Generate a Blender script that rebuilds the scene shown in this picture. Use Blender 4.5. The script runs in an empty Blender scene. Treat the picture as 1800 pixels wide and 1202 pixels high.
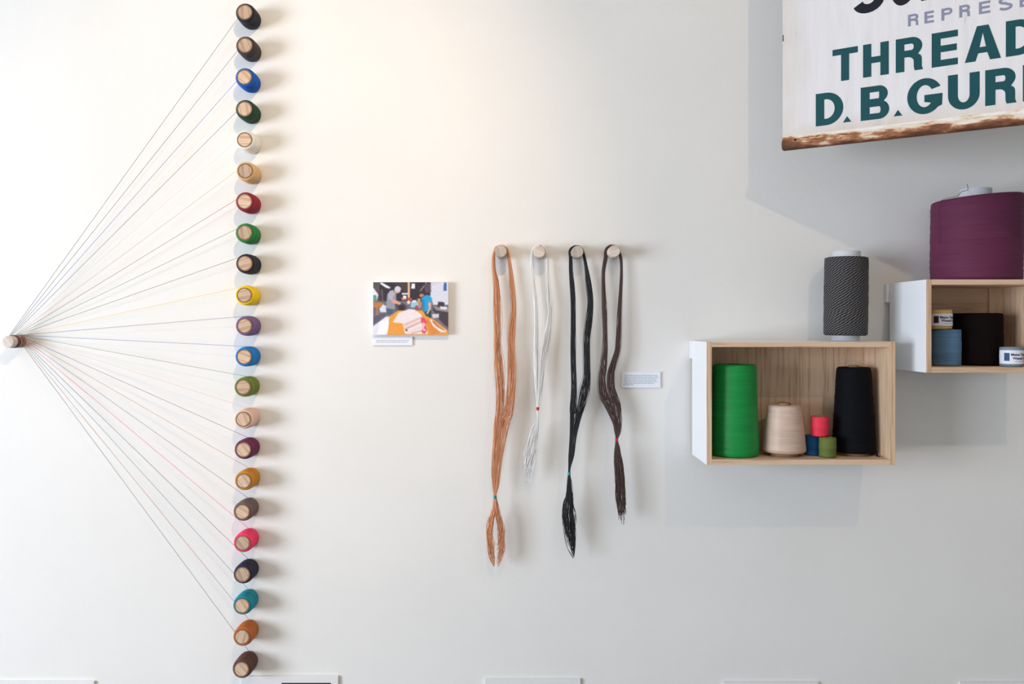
import bpy, bmesh, math, random
from mathutils import Vector, Matrix

random.seed(7)
PI = math.pi
scene = bpy.context.scene
COL = scene.collection

# ------------------------------------------------------------------ camera
EYE = 1.5            # eye height above the floor
CD = 1.8             # camera distance from the display wall (wall plane is y = 0)
F = 1485.0           # focal length in pixels of the 1800 x 1202 frame
cam = bpy.data.cameras.new('camera')
cam.sensor_width = 36.0
cam.sensor_fit = 'HORIZONTAL'
cam.lens = 36.0 * F / 1800.0
cam.shift_y = -28.0 / 1800.0
cam.clip_start = 0.05
cam_o = bpy.data.objects.new('camera', cam)
cam_o.location = (0, -CD, EYE)
cam_o.rotation_euler = (PI / 2, 0, 0)
COL.objects.link(cam_o)
scene.camera = cam_o

# ------------------------------------------------------------------ world, lights, exposure
world = bpy.data.worlds.new('world')
scene.world = world
world.use_nodes = True
world.node_tree.nodes['Background'].inputs[0].default_value = (0.75, 0.85, 1.0, 1)
world.node_tree.nodes['Background'].inputs[1].default_value = 0.6
scene.view_settings.view_transform = 'Standard'
scene.view_settings.look = 'None'
scene.view_settings.gamma = 1.0
scene.view_settings.use_curve_mapping = False
scene.view_settings.exposure = 0.1

WIN_Y0, WIN_Y1, WIN_Z0, WIN_Z1, WALL_X = -1.35, -3.35, 0.70, 2.15, -3.2


def light(name, kind, loc, target, energy, color, **kw):
    l = bpy.data.lights.new(name, kind)
    l.energy = energy
    l.color = color
    for k, v in kw.items():
        setattr(l, k, v)
    o = bpy.data.objects.new(name, l)
    o.location = loc
    d = Vector(target) - Vector(loc)
    o.rotation_euler = d.to_track_quat('-Z', 'Z' if abs(d.normalized().z) < 0.9 else 'Y').to_euler()
    COL.objects.link(o)
    return o


# daylight of the shop window in the left wall
wc = ((WIN_Y0 + WIN_Y1) / 2, (WIN_Z0 + WIN_Z1) / 2)
light('window_daylight', 'AREA', (WALL_X - 0.12, wc[0], wc[1]), (0, wc[0], wc[1]), 168, (0.77, 0.862, 1.0),
      shape='RECTANGLE', size=WIN_Z1 - WIN_Z0, size_y=abs(WIN_Y1 - WIN_Y0))
# two warm spots on the ceiling track, 1.5 m in front of the wall
light('track_spot_main', 'SPOT', (0.05, -1.5, 2.70), (-0.58, 0, 1.70), 54, (1.0, 0.73, 0.45),
      spot_size=math.radians(58), spot_blend=1.0, shadow_soft_size=0.012)
light('track_spot_sign', 'SPOT', (0.90, -1.5, 2.70), (0.85, -0.1, 2.10), 14, (1.0, 0.76, 0.52),
      spot_size=math.radians(90), spot_blend=0.8, shadow_soft_size=0.012)


# ------------------------------------------------------------------ helpers
def at(u, v, d=0.0):
    """world point seen at frame position (u, v), d metres in front of the wall"""
    dep = CD - d
    return Vector(((u - 900) / F * dep, -d, EYE + (573 - v) / F * dep))


def pxm(n, d=0.0):
    return n / F * (CD - d)


def srgb(r, g, b):
    def f(c):
        c /= 255.0
        return c / 12.92 if c <= 0.04045 else ((c + 0.055) / 1.055) ** 2.4
    return (f(r), f(g), f(b), 1.0)


def link(name, me, mats, parent=None, loc=None, smooth=False, label=None):
    if isinstance(me, bmesh.types.BMesh):
        bm = me
        me = bpy.data.meshes.new(name)
        bm.to_mesh(me)
        bm.free()
    if not isinstance(mats, (list, tuple)):
        mats = [mats]
    if not me.materials:
        for m in mats:
            me.materials.append(m)
    if smooth:
        me.polygons.foreach_set('use_smooth', [True] * len(me.polygons))
    o = bpy.data.objects.new(name, me)
    if loc is not None:
        o.location = loc
    if parent is not None:
        o.parent = parent
    if label:
        o['label'] = label
    COL.objects.link(o)
    return o


def empty(name, loc, label, cat, group=None):
    o = bpy.data.objects.new(name, None)
    o.empty_display_size = 0.02
    o.location = loc
    COL.objects.link(o)
    return tag(o, label, cat, group)


def tag(o, label, cat, group=None):
    o['label'] = label
    o['category'] = cat
    if group:
        o['group'] = group
    return o


def structure(name, bm, mat):
    o = link(name, bm, mat)
    o['kind'] = 'structure'
    return o


def box(bm, lo, hi):
    x0, y0, z0 = [min(a, b) for a, b in zip(lo, hi)]
    x1, y1, z1 = [max(a, b) for a, b in zip(lo, hi)]
    v = [bm.verts.new(p) for p in ((x0, y0, z0), (x1, y0, z0), (x1, y1, z0), (x0, y1, z0),
                                   (x0, y0, z1), (x1, y0, z1), (x1, y1, z1), (x0, y1, z1))]
    for f in ((0, 3, 2, 1), (4, 5, 6, 7), (0, 1, 5, 4), (1, 2, 6, 5), (2, 3, 7, 6), (3, 0, 4, 7)):
        bm.faces.new([v[i] for i in f])
    return bm


def boxbm(lo, hi, bevel=0.0):
    bm = box(bmesh.new(), lo, hi)
    if bevel:
        bmesh.ops.bevel(bm, geom=list(bm.edges), offset=bevel, segments=2, affect='EDGES', profile=0.6)
    return bm


def lathe(profile, seg=48, axis='Z', uv=True, closed=False):
    """revolve (radius, height) pairs; axis 'Z' up, or 'Y' with height going out of the wall (-y)"""
    bm = bmesh.new()
    uvl = bm.loops.layers.uv.new('UVMap')
    rings = []
    for r, h in profile:
        if r < 1e-7:
            rings.append([bm.verts.new((0, 0, h) if axis == 'Z' else (0, -h, 0))])
        else:
            ring = []
            for i in range(seg):
                a = 2 * PI * i / seg
                if axis == 'Z':
                    ring.append(bm.verts.new((r * math.cos(a), r * math.sin(a), h)))
                else:
                    ring.append(bm.verts.new((r * math.cos(a), -h, r * math.sin(a))))
            rings.append(ring)
    rmax = max(p[0] for p in profile)
    n = len(rings)
    L = [0.0]
    for k in range(1, n):
        L.append(L[-1] + math.hypot(profile[k][0] - profile[k - 1][0], profile[k][1] - profile[k - 1][1]))
    for k in range(n if closed else n - 1):
        a, b = rings[k], rings[(k + 1) % n]
        for i in range(seg):
            j = (i + 1) % seg
            if len(a) == 1 and len(b) == 1:
                continue
            if len(a) == 1:
                vs = [a[0], b[j], b[i]] if False else [a[0], b[i], b[j]]
                us = [(i + .5, k), (i, k + 1), (i + 1, k + 1)]
            elif len(b) == 1:
                vs = [a[i], b[0], a[j]]
                us = [(i, k), (i + .5, k + 1), (i + 1, k)]
            else:
                vs = [a[i], b[i], b[j], a[j]]
                us = [(i, k), (i, k + 1), (i + 1, k + 1), (i + 1, k)]
            try:
                f = bm.faces.new(vs)
            except ValueError:
                continue
            for lp, (ui, ki) in zip(f.loops, us):
                kk = min(ki, n - 1)
                lp[uvl].uv = (ui / seg * 2 * PI * rmax, L[kk])
    bmesh.ops.recalc_face_normals(bm, faces=list(bm.faces))
    return bm


def tube(bm, pts, r, sides=5, ref=Vector((0, 1, 0))):
    """sweep a thin round thread along pts"""
    rings = []
    n = len(pts)
    for i, p in enumerate(pts):
        t = (pts[min(i + 1, n - 1)] - pts[max(i - 1, 0)])
        if t.length < 1e-9:
            t = Vector((0, 0, 1))
        t.normalize()
        a = t.cross(ref)
        if a.length < 1e-4:
            a = t.cross(Vector((0.3, 0.2, 1)))
        a.normalize()
        b = t.cross(a)
        rings.append([bm.verts.new(p + (a * math.cos(2 * PI * k / sides) + b * math.sin(2 * PI * k / sides)) * r)
                      for k in range(sides)])
    for i in range(n - 1):
        for k in range(sides):
            j = (k + 1) % sides
            bm.faces.new((rings[i][k], rings[i][j], rings[i + 1][j], rings[i + 1][k]))
    bm.faces.new(rings[0][::-1])
    bm.faces.new(rings[-1])
    return bm


def catmull(P, per=6):
    """smooth a list of tuples of floats"""
    out = []
    n = len(P)
    for i in range(n - 1):
        p0, p1, p2, p3 = P[max(i - 1, 0)], P[i], P[i + 1], P[min(i + 2, n - 1)]
        for k in range(per):
            t = k / per
            out.append(tuple(0.5 * (2 * b + (c - a) * t + (2 * a - 5 * b + 4 * c - d) * t * t + (-a + 3 * b - 3 * c + d) * t ** 3)
                             for a, b, c, d in zip(p0, p1, p2, p3)))
    out.append(tuple(P[-1]))
    return out


# ------------------------------------------------------------------ materials
def new_mat(name):
    m = bpy.data.materials.new(name)
    m.use_nodes = True
    nt = m.node_tree
    b = nt.nodes['Principled BSDF']
    return m, nt, b


def node(nt, kind, **inp):
    n = nt.nodes.new(kind)
    for k, v in inp.items():
        if k.startswith('_'):
            setattr(n, k[1:], v)
        else:
            n.inputs[k.replace('__', ' ')].default_value = v
    return n


def ramp(nt, stops, src):
    r = nt.nodes.new('ShaderNodeValToRGB')
    e = r.color_ramp.elements
    while len(e) < len(stops):
        e.new(0.5)
    for el, (p, c) in zip(e, stops):
        el.position = p
        el.color = c
    nt.links.new(src, r.inputs[0])
    return r


def mul(c, k):
    return (min(c[0] * k, 1), min(c[1] * k, 1), min(c[2] * k, 1), 1)


def plain(name, c, rough=0.6, spec=0.3):
    m, nt, b = new_mat(name)
    b.inputs['Base Color'].default_value = c
    b.inputs['Roughness'].default_value = rough
    b.inputs['Specular IOR Level'].default_value = spec
    return m


def wall_paint():
    m, nt, b = new_mat('wall_paint')
    tc = node(nt, 'ShaderNodeTexCoord')
    n1 = node(nt, 'ShaderNodeTexNoise', Scale=3.0, Detail=3.0)
    nt.links.new(tc.outputs['Object'], n1.inputs['Vector'])
    r = ramp(nt, [(0.3, srgb(231, 228, 223)), (0.7, srgb(236, 233, 228))], n1.outputs['Fac'])
    nt.links.new(r.outputs[0], b.inputs['Base Color'])
    n2 = node(nt, 'ShaderNodeTexNoise', Scale=170.0, Detail=3.0)
    n3 = node(nt, 'ShaderNodeTexNoise', Scale=28.0, Detail=2.0)
    # scattered paint nibs
    vo = node(nt, 'ShaderNodeTexVoronoi', Scale=7.0)
    for n in (n2, n3, vo):
        nt.links.new(tc.outputs['Object'], n.inputs['Vector'])
    nib = ramp(nt, [(0.0, (1, 1, 1, 1)), (0.022, (0, 0, 0, 1))], vo.outputs['Distance'])
    a = node(nt, 'ShaderNodeMath', _operation='MULTIPLY_ADD')
    nt.links.new(n3.outputs['Fac'], a.inputs[0])
    a.inputs[1].default_value = 0.9
    nt.links.new(n2.outputs['Fac'], a.inputs[2])
    a2 = node(nt, 'ShaderNodeMath', _operation='MULTIPLY_ADD')
    nt.links.new(nib.outputs[0], a2.inputs[0])
    a2.inputs[1].default_value = 1.2
    nt.links.new(a.outputs[0], a2.inputs[2])
    bp = node(nt, 'ShaderNodeBump', Strength=0.22, Distance=0.0012)
    nt.links.new(a2.outputs[0], bp.inputs['Height'])
    nt.links.new(bp.outputs[0], b.inputs['Normal'])
    b.inputs['Roughness'].default_value = 0.6
    b.inputs['Specular IOR Level'].default_value = 0.25
    return m


_threads = {}


def thread_mat(name, c, scale=1.0, rough=0.62, axis='Z', sheen=0.15, contrast=0.3, spec=0.25):
    """wound thread: fine rings of relief, slight colour drift between layers"""
    if name in _threads:
        return _threads[name]
    m, nt, b = new_mat('thread_' + name)
    uv = node(nt, 'ShaderNodeTexCoord')
    sep = node(nt, 'ShaderNodeSeparateXYZ')
    nt.links.new(uv.outputs['UV'], sep.inputs[0])
    # winding rises slightly around the spool
    mp = node(nt, 'ShaderNodeMapping')
    mp.inputs['Scale'].default_value = (9 * scale, 420 * scale, 1)
    mp.inputs['Rotation'].default_value = (0, 0, 0.02)
    nt.links.new(uv.outputs['UV'], mp.inputs['Vector'])
    n1 = node(nt, 'ShaderNodeTexNoise', Scale=1.0, Detail=3.0, Roughness=0.6)
    nt.links.new(mp.outputs[0], n1.inputs['Vector'])
    mp2 = node(nt, 'ShaderNodeMapping')
    mp2.inputs['Scale'].default_value = (12 * scale, 70 * scale, 1)
    mp2.inputs['Rotation'].default_value = (0, 0, -0.05)
    nt.links.new(uv.outputs['UV'], mp2.inputs['Vector'])
    n2 = node(nt, 'ShaderNodeTexNoise', Scale=1.0, Detail=2.0)
    nt.links.new(mp2.outputs[0], n2.inputs['Vector'])
    mixf = node(nt, 'ShaderNodeMath', _operation='MULTIPLY_ADD')
    nt.links.new(n1.outputs['Fac'], mixf.inputs[0])
    mixf.inputs[1].default_value = 0.65
    sc = node(nt, 'ShaderNodeMath', _operation='MULTIPLY')
    nt.links.new(n2.outputs['Fac'], sc.inputs[0])
    sc.inputs[1].default_value = 0.35
    nt.links.new(sc.outputs[0], mixf.inputs[2])
    r = ramp(nt, [(0.30, mul(c, 1 - contrast)), (0.5, c), (0.72, mul(c, 1 + contrast * 0.8))], mixf.outputs[0])
    nt.links.new(r.outputs[0], b.inputs['Base Color'])
    bp = node(nt, 'ShaderNodeBump', Strength=0.55, Distance=0.0008)
    nt.links.new(mixf.outputs[0], bp.inputs['Height'])
    nt.links.new(bp.outputs[0], b.inputs['Normal'])
    b.inputs['Roughness'].default_value = rough
    b.inputs['Specular IOR Level'].default_value = spec
    b.inputs['Sheen Weight'].default_value = sheen
    b.inputs['Sheen Roughness'].default_value = 0.4
    b.inputs['Sheen Tint'].default_value = mul(c, 1.6)
    _threads[name] = m
    return m


def wood_mat(name, light_c, dark_c, grain='Z', scale=1.0, plain_grain=False, rough=0.55):
    """pine: long wavering growth lines along the grain axis"""
    m, nt, b = new_mat(name)
    tc = node(nt, 'ShaderNodeTexCoord')
    oi = node(nt, 'ShaderNodeObjectInfo')
    mp = node(nt, 'ShaderNodeMapping')
    k = [1.0, 1.0, 1.0]
    k['XYZ'.index(grain)] = 0.045
    mp.inputs['Scale'].default_value = [x * scale for x in k]
    add = node(nt, 'ShaderNodeVectorMath', _operation='ADD')
    nt.links.new(tc.outputs['Object'], add.inputs[0])
    off = node(nt, 'ShaderNodeVectorMath', _operation='SCALE')
    off.inputs[0].default_value = (3.1, 1.7, 2.3)
    nt.links.new(oi.outputs['Random'], off.inputs['Scale'])
    nt.links.new(off.outputs[0], add.inputs[1])
    nt.links.new(add.outputs[0], mp.inputs['Vector'])
    warp = node(nt, 'ShaderNodeTexNoise', Scale=9.0, Detail=2.0)
    nt.links.new(mp.outputs[0], warp.inputs['Vector'])
    wv = node(nt, 'ShaderNodeMath', _operation='MULTIPLY')
    nt.links.new(warp.outputs['Fac'], wv.inputs[0])
    wv.inputs[1].default_value = 44.0
    sn = node(nt, 'ShaderNodeMath', _operation='SINE')
    mm = node(nt, 'ShaderNodeMath', _operation='MULTIPLY')
    nt.links.new(wv.outputs[0], mm.inputs[0])
    mm.inputs[1].default_value = 2.4
    nt.links.new(mm.outputs[0], sn.inputs[0])
    fine = node(nt, 'ShaderNodeTexNoise', Scale=330.0, Detail=2.0)
    nt.links.new(mp.outputs[0], fine.inputs['Vector'])
    s2 = node(nt, 'ShaderNodeMath', _operation='MULTIPLY_ADD')
    nt.links.new(sn.outputs[0], s2.inputs[0])
    s2.inputs[1].default_value = 0.16
    nt.links.new(fine.outputs['Fac'], s2.inputs[2])
    mid = tuple(0.5 * (a + c) for a, c in zip(light_c, dark_c))
    r = ramp(nt, [(0.28, light_c), (0.56, tuple(0.8 * a + 0.2 * c for a, c in zip(light_c, dark_c))), (0.74, dark_c)], s2.outputs[0])
    nt.links.new(r.outputs[0], b.inputs['Base Color'])
    bp = node(nt, 'ShaderNodeBump', Strength=0.12, Distance=0.0005)
    nt.links.new(fine.outputs['Fac'], bp.inputs['Height'])
    nt.links.new(bp.outputs[0], b.inputs['Normal'])
    b.inputs['Roughness'].default_value = rough
    b.inputs['Specular IOR Level'].default_value = 0.3
    return m


def dowel_mat(name, a, c, stripes=260):
    """sawn dowel: parallel annual lines across the end, turned differently on each peg"""
    m, nt, b = new_mat(name)
    tc = node(nt, 'ShaderNodeTexCoord')
    oi = node(nt, 'ShaderNodeObjectInfo')
    rot = node(nt, 'ShaderNodeVectorRotate', _rotation_type='Y_AXIS')
    ang = node(nt, 'ShaderNodeMath', _operation='MULTIPLY')
    nt.links.new(oi.outputs['Random'], ang.inputs[0])
    ang.inputs[1].default_value = 6.28
    nt.links.new(ang.outputs[0], rot.inputs['Angle'])
    nt.links.new(tc.outputs['Object'], rot.inputs['Vector'])
    mp = node(nt, 'ShaderNodeMapping')
    mp.inputs['Scale'].default_value = (stripes, 6, 18)
    nt.links.new(rot.outputs[0], mp.inputs['Vector'])
    n = node(nt, 'ShaderNodeTexNoise', Scale=1.0, Detail=3.0)
    nt.links.new(mp.outputs[0], n.inputs['Vector'])
    r = ramp(nt, [(0.32, c), (0.62, a)], n.outputs['Fac'])
    hv = node(nt, 'ShaderNodeHueSaturation')
    vr = node(nt, 'ShaderNodeMapRange')
    nt.links.new(oi.outputs['Random'], vr.inputs['Value'])
    vr.inputs['To Min'].default_value = 0.72
    vr.inputs['To Max'].default_value = 1.1
    nt.links.new(vr.outputs[0], hv.inputs['Value'])
    nt.links.new(r.outputs[0], hv.inputs['Color'])
    nt.links.new(hv.outputs[0], b.inputs['Base Color'])
    b.inputs['Roughness'].default_value = 0.65
    b.inputs['Specular IOR Level'].default_value = 0.25
    return m


M_WALL = wall_paint()
M_ROOM = plain('room_paint', srgb(225, 222, 216), 0.8)
M_FLOOR = wood_mat('floor_boards', srgb(140, 130, 120), srgb(112, 102, 94), 'X', 0.6)
M_WHITE = plain('white_lacquer', srgb(240, 240, 240), 0.35)
M_PINE_Z = wood_mat('pine_upright', srgb(226, 194, 162), srgb(200, 163, 130), 'Z', 1.0)
M_PINE_X = wood_mat('pine_level', srgb(228, 196, 166), srgb(206, 170, 138), 'X', 1.0)
M_DOWEL = dowel_mat('dowel_wood', srgb(222, 192, 164), srgb(180, 146, 120))
M_BIRCH = dowel_mat('pale_dowel_wood', srgb(222, 208, 194), srgb(196, 178, 162), 180)
M_CARD = plain('brown_card', srgb(150, 116, 84), 0.8)
M_TUBE = plain('white_tube', srgb(206, 208, 212), 0.5)
M_PAPER = plain('white_card', srgb(236, 238, 245), 0.55)
M_INK = plain('grey_ink', srgb(150, 156, 172), 0.7)

# ------------------------------------------------------------------ the room
RX, RY, RZ = 3.0, -5.0, 2.95
bm = bmesh.new()
box(bm, (WALL_X - 0.1, 0, 0), (RX + 0.1, 0.1, RZ))
structure('wall_back', bm, M_WALL)
bm = bmesh.new()
box(bm, (WALL_X - 0.1, RY, 0), (WALL_X, 0, WIN_Z0))
box(bm, (WALL_X - 0.1, RY, WIN_Z1), (WALL_X, 0, RZ))
box(bm, (WALL_X - 0.1, WIN_Y0, WIN_Z0), (WALL_X, 0, WIN_Z1))
box(bm, (WALL_X - 0.1, RY, WIN_Z0), (WALL_X, WIN_Y1, WIN_Z1))
structure('wall_left', bm, M_ROOM)
structure('wall_right', boxbm((RX, RY, 0), (RX + 0.1, 0, RZ)), M_ROOM)
structure('wall_front', boxbm((WALL_X - 0.1, RY - 0.1, 0), (RX + 0.1, RY, RZ)), M_ROOM)
structure('floor', boxbm((WALL_X - 0.1, RY - 0.1, -0.1), (RX + 0.1, 0.1, 0)), M_FLOOR)
structure('ceiling', boxbm((WALL_X - 0.1, RY - 0.1, RZ), (RX + 0.1, 0.1, RZ + 0.1)), M_ROOM)
bm = bmesh.new()
for lo, hi in (((WIN_Y0 - 0.0, WIN_Z0), (WIN_Y0 - 0.05, WIN_Z1)), ((WIN_Y1, WIN_Z0), (WIN_Y1 + 0.05, WIN_Z1)),
               ((WIN_Y0 - 0.05, WIN_Z0), (WIN_Y1 + 0.05, WIN_Z0 + 0.05)), ((WIN_Y0 - 0.05, WIN_Z1 - 0.05), (WIN_Y1 + 0.05, WIN_Z1))):
    box(bm, (WALL_X - 0.08, lo[0], lo[1]), (WALL_X - 0.02, hi[0], hi[1]))
structure('window_1', bm, M_WHITE)

# ------------------------------------------------------------------ column of thread spools
SPOOLS = [
    # u, v of the peg face, colour, colour name, label tail
    (430.1, 21.4, (34, 40, 52), 'blue-black', 'topmost of the column'),
    (430.6, 79.6, (62, 56, 60), 'dark charcoal', 'second from the top of the column'),
    (429.5, 135.4, (16, 92, 186), 'royal blue', 'third from the top of the column'),
    (430.0, 191.4, (24, 66, 50), 'dark forest green', 'just above the white spool'),
    (429.8, 245.5, (244, 240, 232), 'white', 'between the dark green and tan spools'),
    (430.9, 300.2, (222, 182, 128), 'tan', 'between the white and crimson spools'),
    (430.0, 354.0, (150, 30, 56), 'crimson', 'just below the tan spool'),
    (429.8, 409.0, (32, 130, 62), 'bright green', 'just below the crimson spool'),
    (430.6, 463.0, (36, 40, 46), 'black', 'just above the yellow spool'),
    (429.5, 518.8, (250, 206, 22), 'yellow', 'in the middle of the column'),
    (430.0, 572.7, (116, 92, 136), 'muted purple', 'between the yellow and sky blue spools'),
    (429.3, 627.0, (18, 122, 200), 'sky blue', 'between the purple and olive spools'),
    (427.6, 680.6, (108, 128, 50), 'olive green', 'just below the sky blue spool'),
    (427.6, 737.0, (232, 194, 176), 'pale pink', 'between the olive and plum spools'),
    (427.9, 790.5, (106, 42, 82), 'plum', 'just above the ochre spool'),
    (428.4, 845.4, (204, 136, 38), 'ochre', 'just below the plum spool'),
    (426.0, 899.5, (112, 94, 92), 'grey-brown', 'just above the hot pink spool'),
    (426.3, 954.6, (250, 62, 110), 'hot pink', 'between the grey-brown and midnight navy spools'),
    (426.2, 1009.8, (38, 40, 62), 'midnight navy', 'just below the hot pink spool'),
    (425.4, 1064.6, (16, 136, 156), 'teal', 'just above the rust orange spool'),
    (425.7, 1119.8, (190, 104, 50), 'rust orange', 'just below the teal spool'),
    (424.4, 1176.4, (94, 62, 54), 'chocolate brown', 'lowest of the column'),
]
SL = 0.051      # spool length
PEG_R = 0.0141
SP_R = 0.0204
ANCHOR = at(14, 600.5, 0.046)
AR = 0.0122


def peg_mesh(r, length):
    return lathe([(0, 0), (r, 0), (r, length - 0.0012), (r - 0.0012, length), (0, length)], 40, 'Y')


def as_mesh(bm, name, mats, smooth=True, angle=40):
    me = bpy.data.meshes.new(name)
    bm.to_mesh(me)
    bm.free()
    for m in mats:
        me.materials.append(m)
    if smooth:
        me.polygons.foreach_set('use_smooth', [True] * len(me.polygons))
        me.set_sharp_from_angle(angle=math.radians(angle))
    return me


peg_me = as_mesh(peg_mesh(PEG_R, SL + 0.0005), 'spool_peg', [M_DOWEL])
core_me = as_mesh(lathe([(PEG_R + 0.0002, 0.0005), (PEG_R + 0.0014, 0.0005), (PEG_R + 0.0014, SL + 0.0006), (PEG_R + 0.0002, SL + 0.0006)],
                        40, 'Y', closed=True), 'core', [M_CARD])


def spool_thread(seed):
    rnd = random.Random(seed)
    prof = [(PEG_R + 0.0015, 0.0015), (SP_R - 0.0022, 0.0012), (SP_R - 0.0006, 0.003)]
    n = 6
    ridges = [(0.005 + (SL - 0.0115) * k / n) for k in range(n + 1)]
    for k in range(n):
        z0, z1 = ridges[k], ridges[k + 1]
        amp = rnd.uniform(0.0006, 0.0016)
        bow = 0.0005 * math.sin(PI * (k + .5) / n)
        for t in (0.0, 0.18, 0.5, 0.82):
            prof.append((SP_R + bow - amp * (1 - math.sin(PI * t)) , z0 + (z1 - z0) * t))
    prof += [(SP_R - 0.0006, SL - 0.0055), (SP_R - 0.0014, SL - 0.003), (SP_R - 0.0028, SL - 0.0012),
             (SP_R - 0.0042, SL - 0.0008), (PEG_R + 0.0015, SL - 0.0014)]
    return lathe(prof, 44, 'Y')


anchor_peg = link('wooden_peg', as_mesh(peg_mesh(AR, 0.046), 'anchor_peg', [M_BIRCH]), [M_BIRCH], loc=(ANCHOR.x, 0, ANCHOR.z))
tag(anchor_peg, 'pale wooden peg at far left, wrapped where all the coloured threads meet', 'peg')

spool_mats = []
SLOT = {k: n for n, k in enumerate(sorted(range(22), key=lambda k: abs(k - 10.4)))}
for i, (u, v, c, cname, tail) in enumerate(SPOOLS):
    fc = at(u, v, SL)
    base = Vector((fc.x, 0, fc.z))
    peg = link('wooden_peg', peg_me, [M_DOWEL], loc=base)
    tag(peg, 'round wooden peg end showing in the %s thread spool' % cname, 'peg', 'pegs of the thread spool column')
    root = empty('thread_spool', base, 'small %s thread spool on a wall peg, %s' % (cname, tail), 'thread spool',
                 'thread spools in the column')
    tm = thread_mat(cname.replace(' ', '_'), srgb(*c))
    spool_mats.append(tm)
    link('thread', as_mesh(spool_thread(i + 3), 'spool_thread', [tm], angle=75), [tm], root)
    link('core', core_me, [M_CARD], root)
    # the thread that runs from the spool to the gathering peg
    ds = 0.028 - 0.012 * abs(i - 11) / 11.0          # distance from wall at the spool
    da = 0.004 + 0.00125 * SLOT[i]                    # and at the gathering peg, each in its own place
    A = Vector((ANCHOR.x, 0, ANCHOR.z))
    d = (base - A).normalized()
    n = Vector((-d.z, 0, d.x))                        # upper side of the run
    rs = SP_R + 0.0002 if i < 18 else SP_R - 0.0016
    ra = AR + 0.0009
    ps = base + n * rs
    pa = A + n * ra
    pts = []
    # a turn and a half on the gathering peg
    a0 = math.atan2(n.z, n.x)
    turns = 2.0
    N = 50
    for k in range(N):
        t = k / (N - 1)
        a = a0 + (1 - t) * turns * 2 * PI
        dd = da + (0.00028 if a - a0 > 2 * PI else -0.0001)
        pts.append(A + Vector((math.cos(a) * ra, -dd, math.sin(a) * ra)))
    q0 = Vector((pa.x, -da, pa.z))
    q1 = Vector((ps.x, -ds, ps.z))
    for k in range(1, 25):
        pts.append(q0.lerp(q1, k / 24))
    # lay on to the spool
    a1 = math.atan2(n.z, n.x)
    for k in range(1, 9):
        a = a1 - k * 0.15
        rr = rs
        pts.append(base + Vector((math.cos(a) * rr, -ds, math.sin(a) * rr)))
    bm = bmesh.new()
    tube(bm, [p - base for p in pts], 0.00037, 5)
    lo = link('loose_thread', bm, [tm], root, smooth=True, label='%s thread pulled taut to the peg at far left' % cname)


# ------------------------------------------------------------------ photograph print and caption cards
def raster(W, H, layers, bg):
    grid = [[bg(x / W, y / H) for x in range(W)] for y in range(H)]

    def inside(poly, x, y):
        c = False
        j = len(poly) - 1
        for i in range(len(poly)):
            xi, yi = poly[i]
            xj, yj = poly[j]
            if (yi > y) != (yj > y) and x < (xj - xi) * (y - yi) / (yj - yi) + xi:
                c = not c
            j = i
        return c
    for col, poly in layers:
        xs = [p[0] for p in poly]
        ys = [p[1] for p in poly]
        for y in range(max(0, int(min(ys) * H)), min(H, int(max(ys) * H) + 1)):
            for x in range(max(0, int(min(xs) * W)), min(W, int(max(xs) * W) + 1)):
                if inside(poly, (x + .5) / W, (y + .5) / H):
                    grid[y][x] = col(x / W, y / H) if callable(col) else col
    # the print is a photograph: soften the edges, add fine clutter
    rn = random.Random(11)
    soft = []
    for y in range(H):
        row_ = []
        for x in range(W):
            acc = [0, 0, 0]
            n = 0
            for dy in (-1, 0, 1):
                for dx in (-1, 0, 1):
                    yy, xx = y + dy, x + dx
                    if 0 <= yy < H and 0 <= xx < W:
                        g_ = grid[yy][xx]
                        acc = [p + q for p, q in zip(acc, g_)]
                        n += 1
            j = rn.gauss(0, 5)
            row_.append(tuple(p / n + j for p in acc))
        soft.append(row_)
    return soft


def nrm(*pts):
    return [((x - 137) / 1133.0, (y - 138) / 792.0) for x, y in pts]


def ell(cx, cy, rx, ry, n=18):
    return nrm(*[(cx + rx * math.cos(2 * PI * k / n), cy + ry * math.sin(2 * PI * k / n)) for k in range(n)])


rp = random.Random(5)


def bgcol(x, y):
    if y < 0.35:
        return (52, 44, 52) if x < 0.76 else (206, 208, 222)
    if y < 0.62:
        j = rp.randint(-34, 34)
        return (112 + j, 108 + j, 118 + j)
    return (120, 112, 128)


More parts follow.
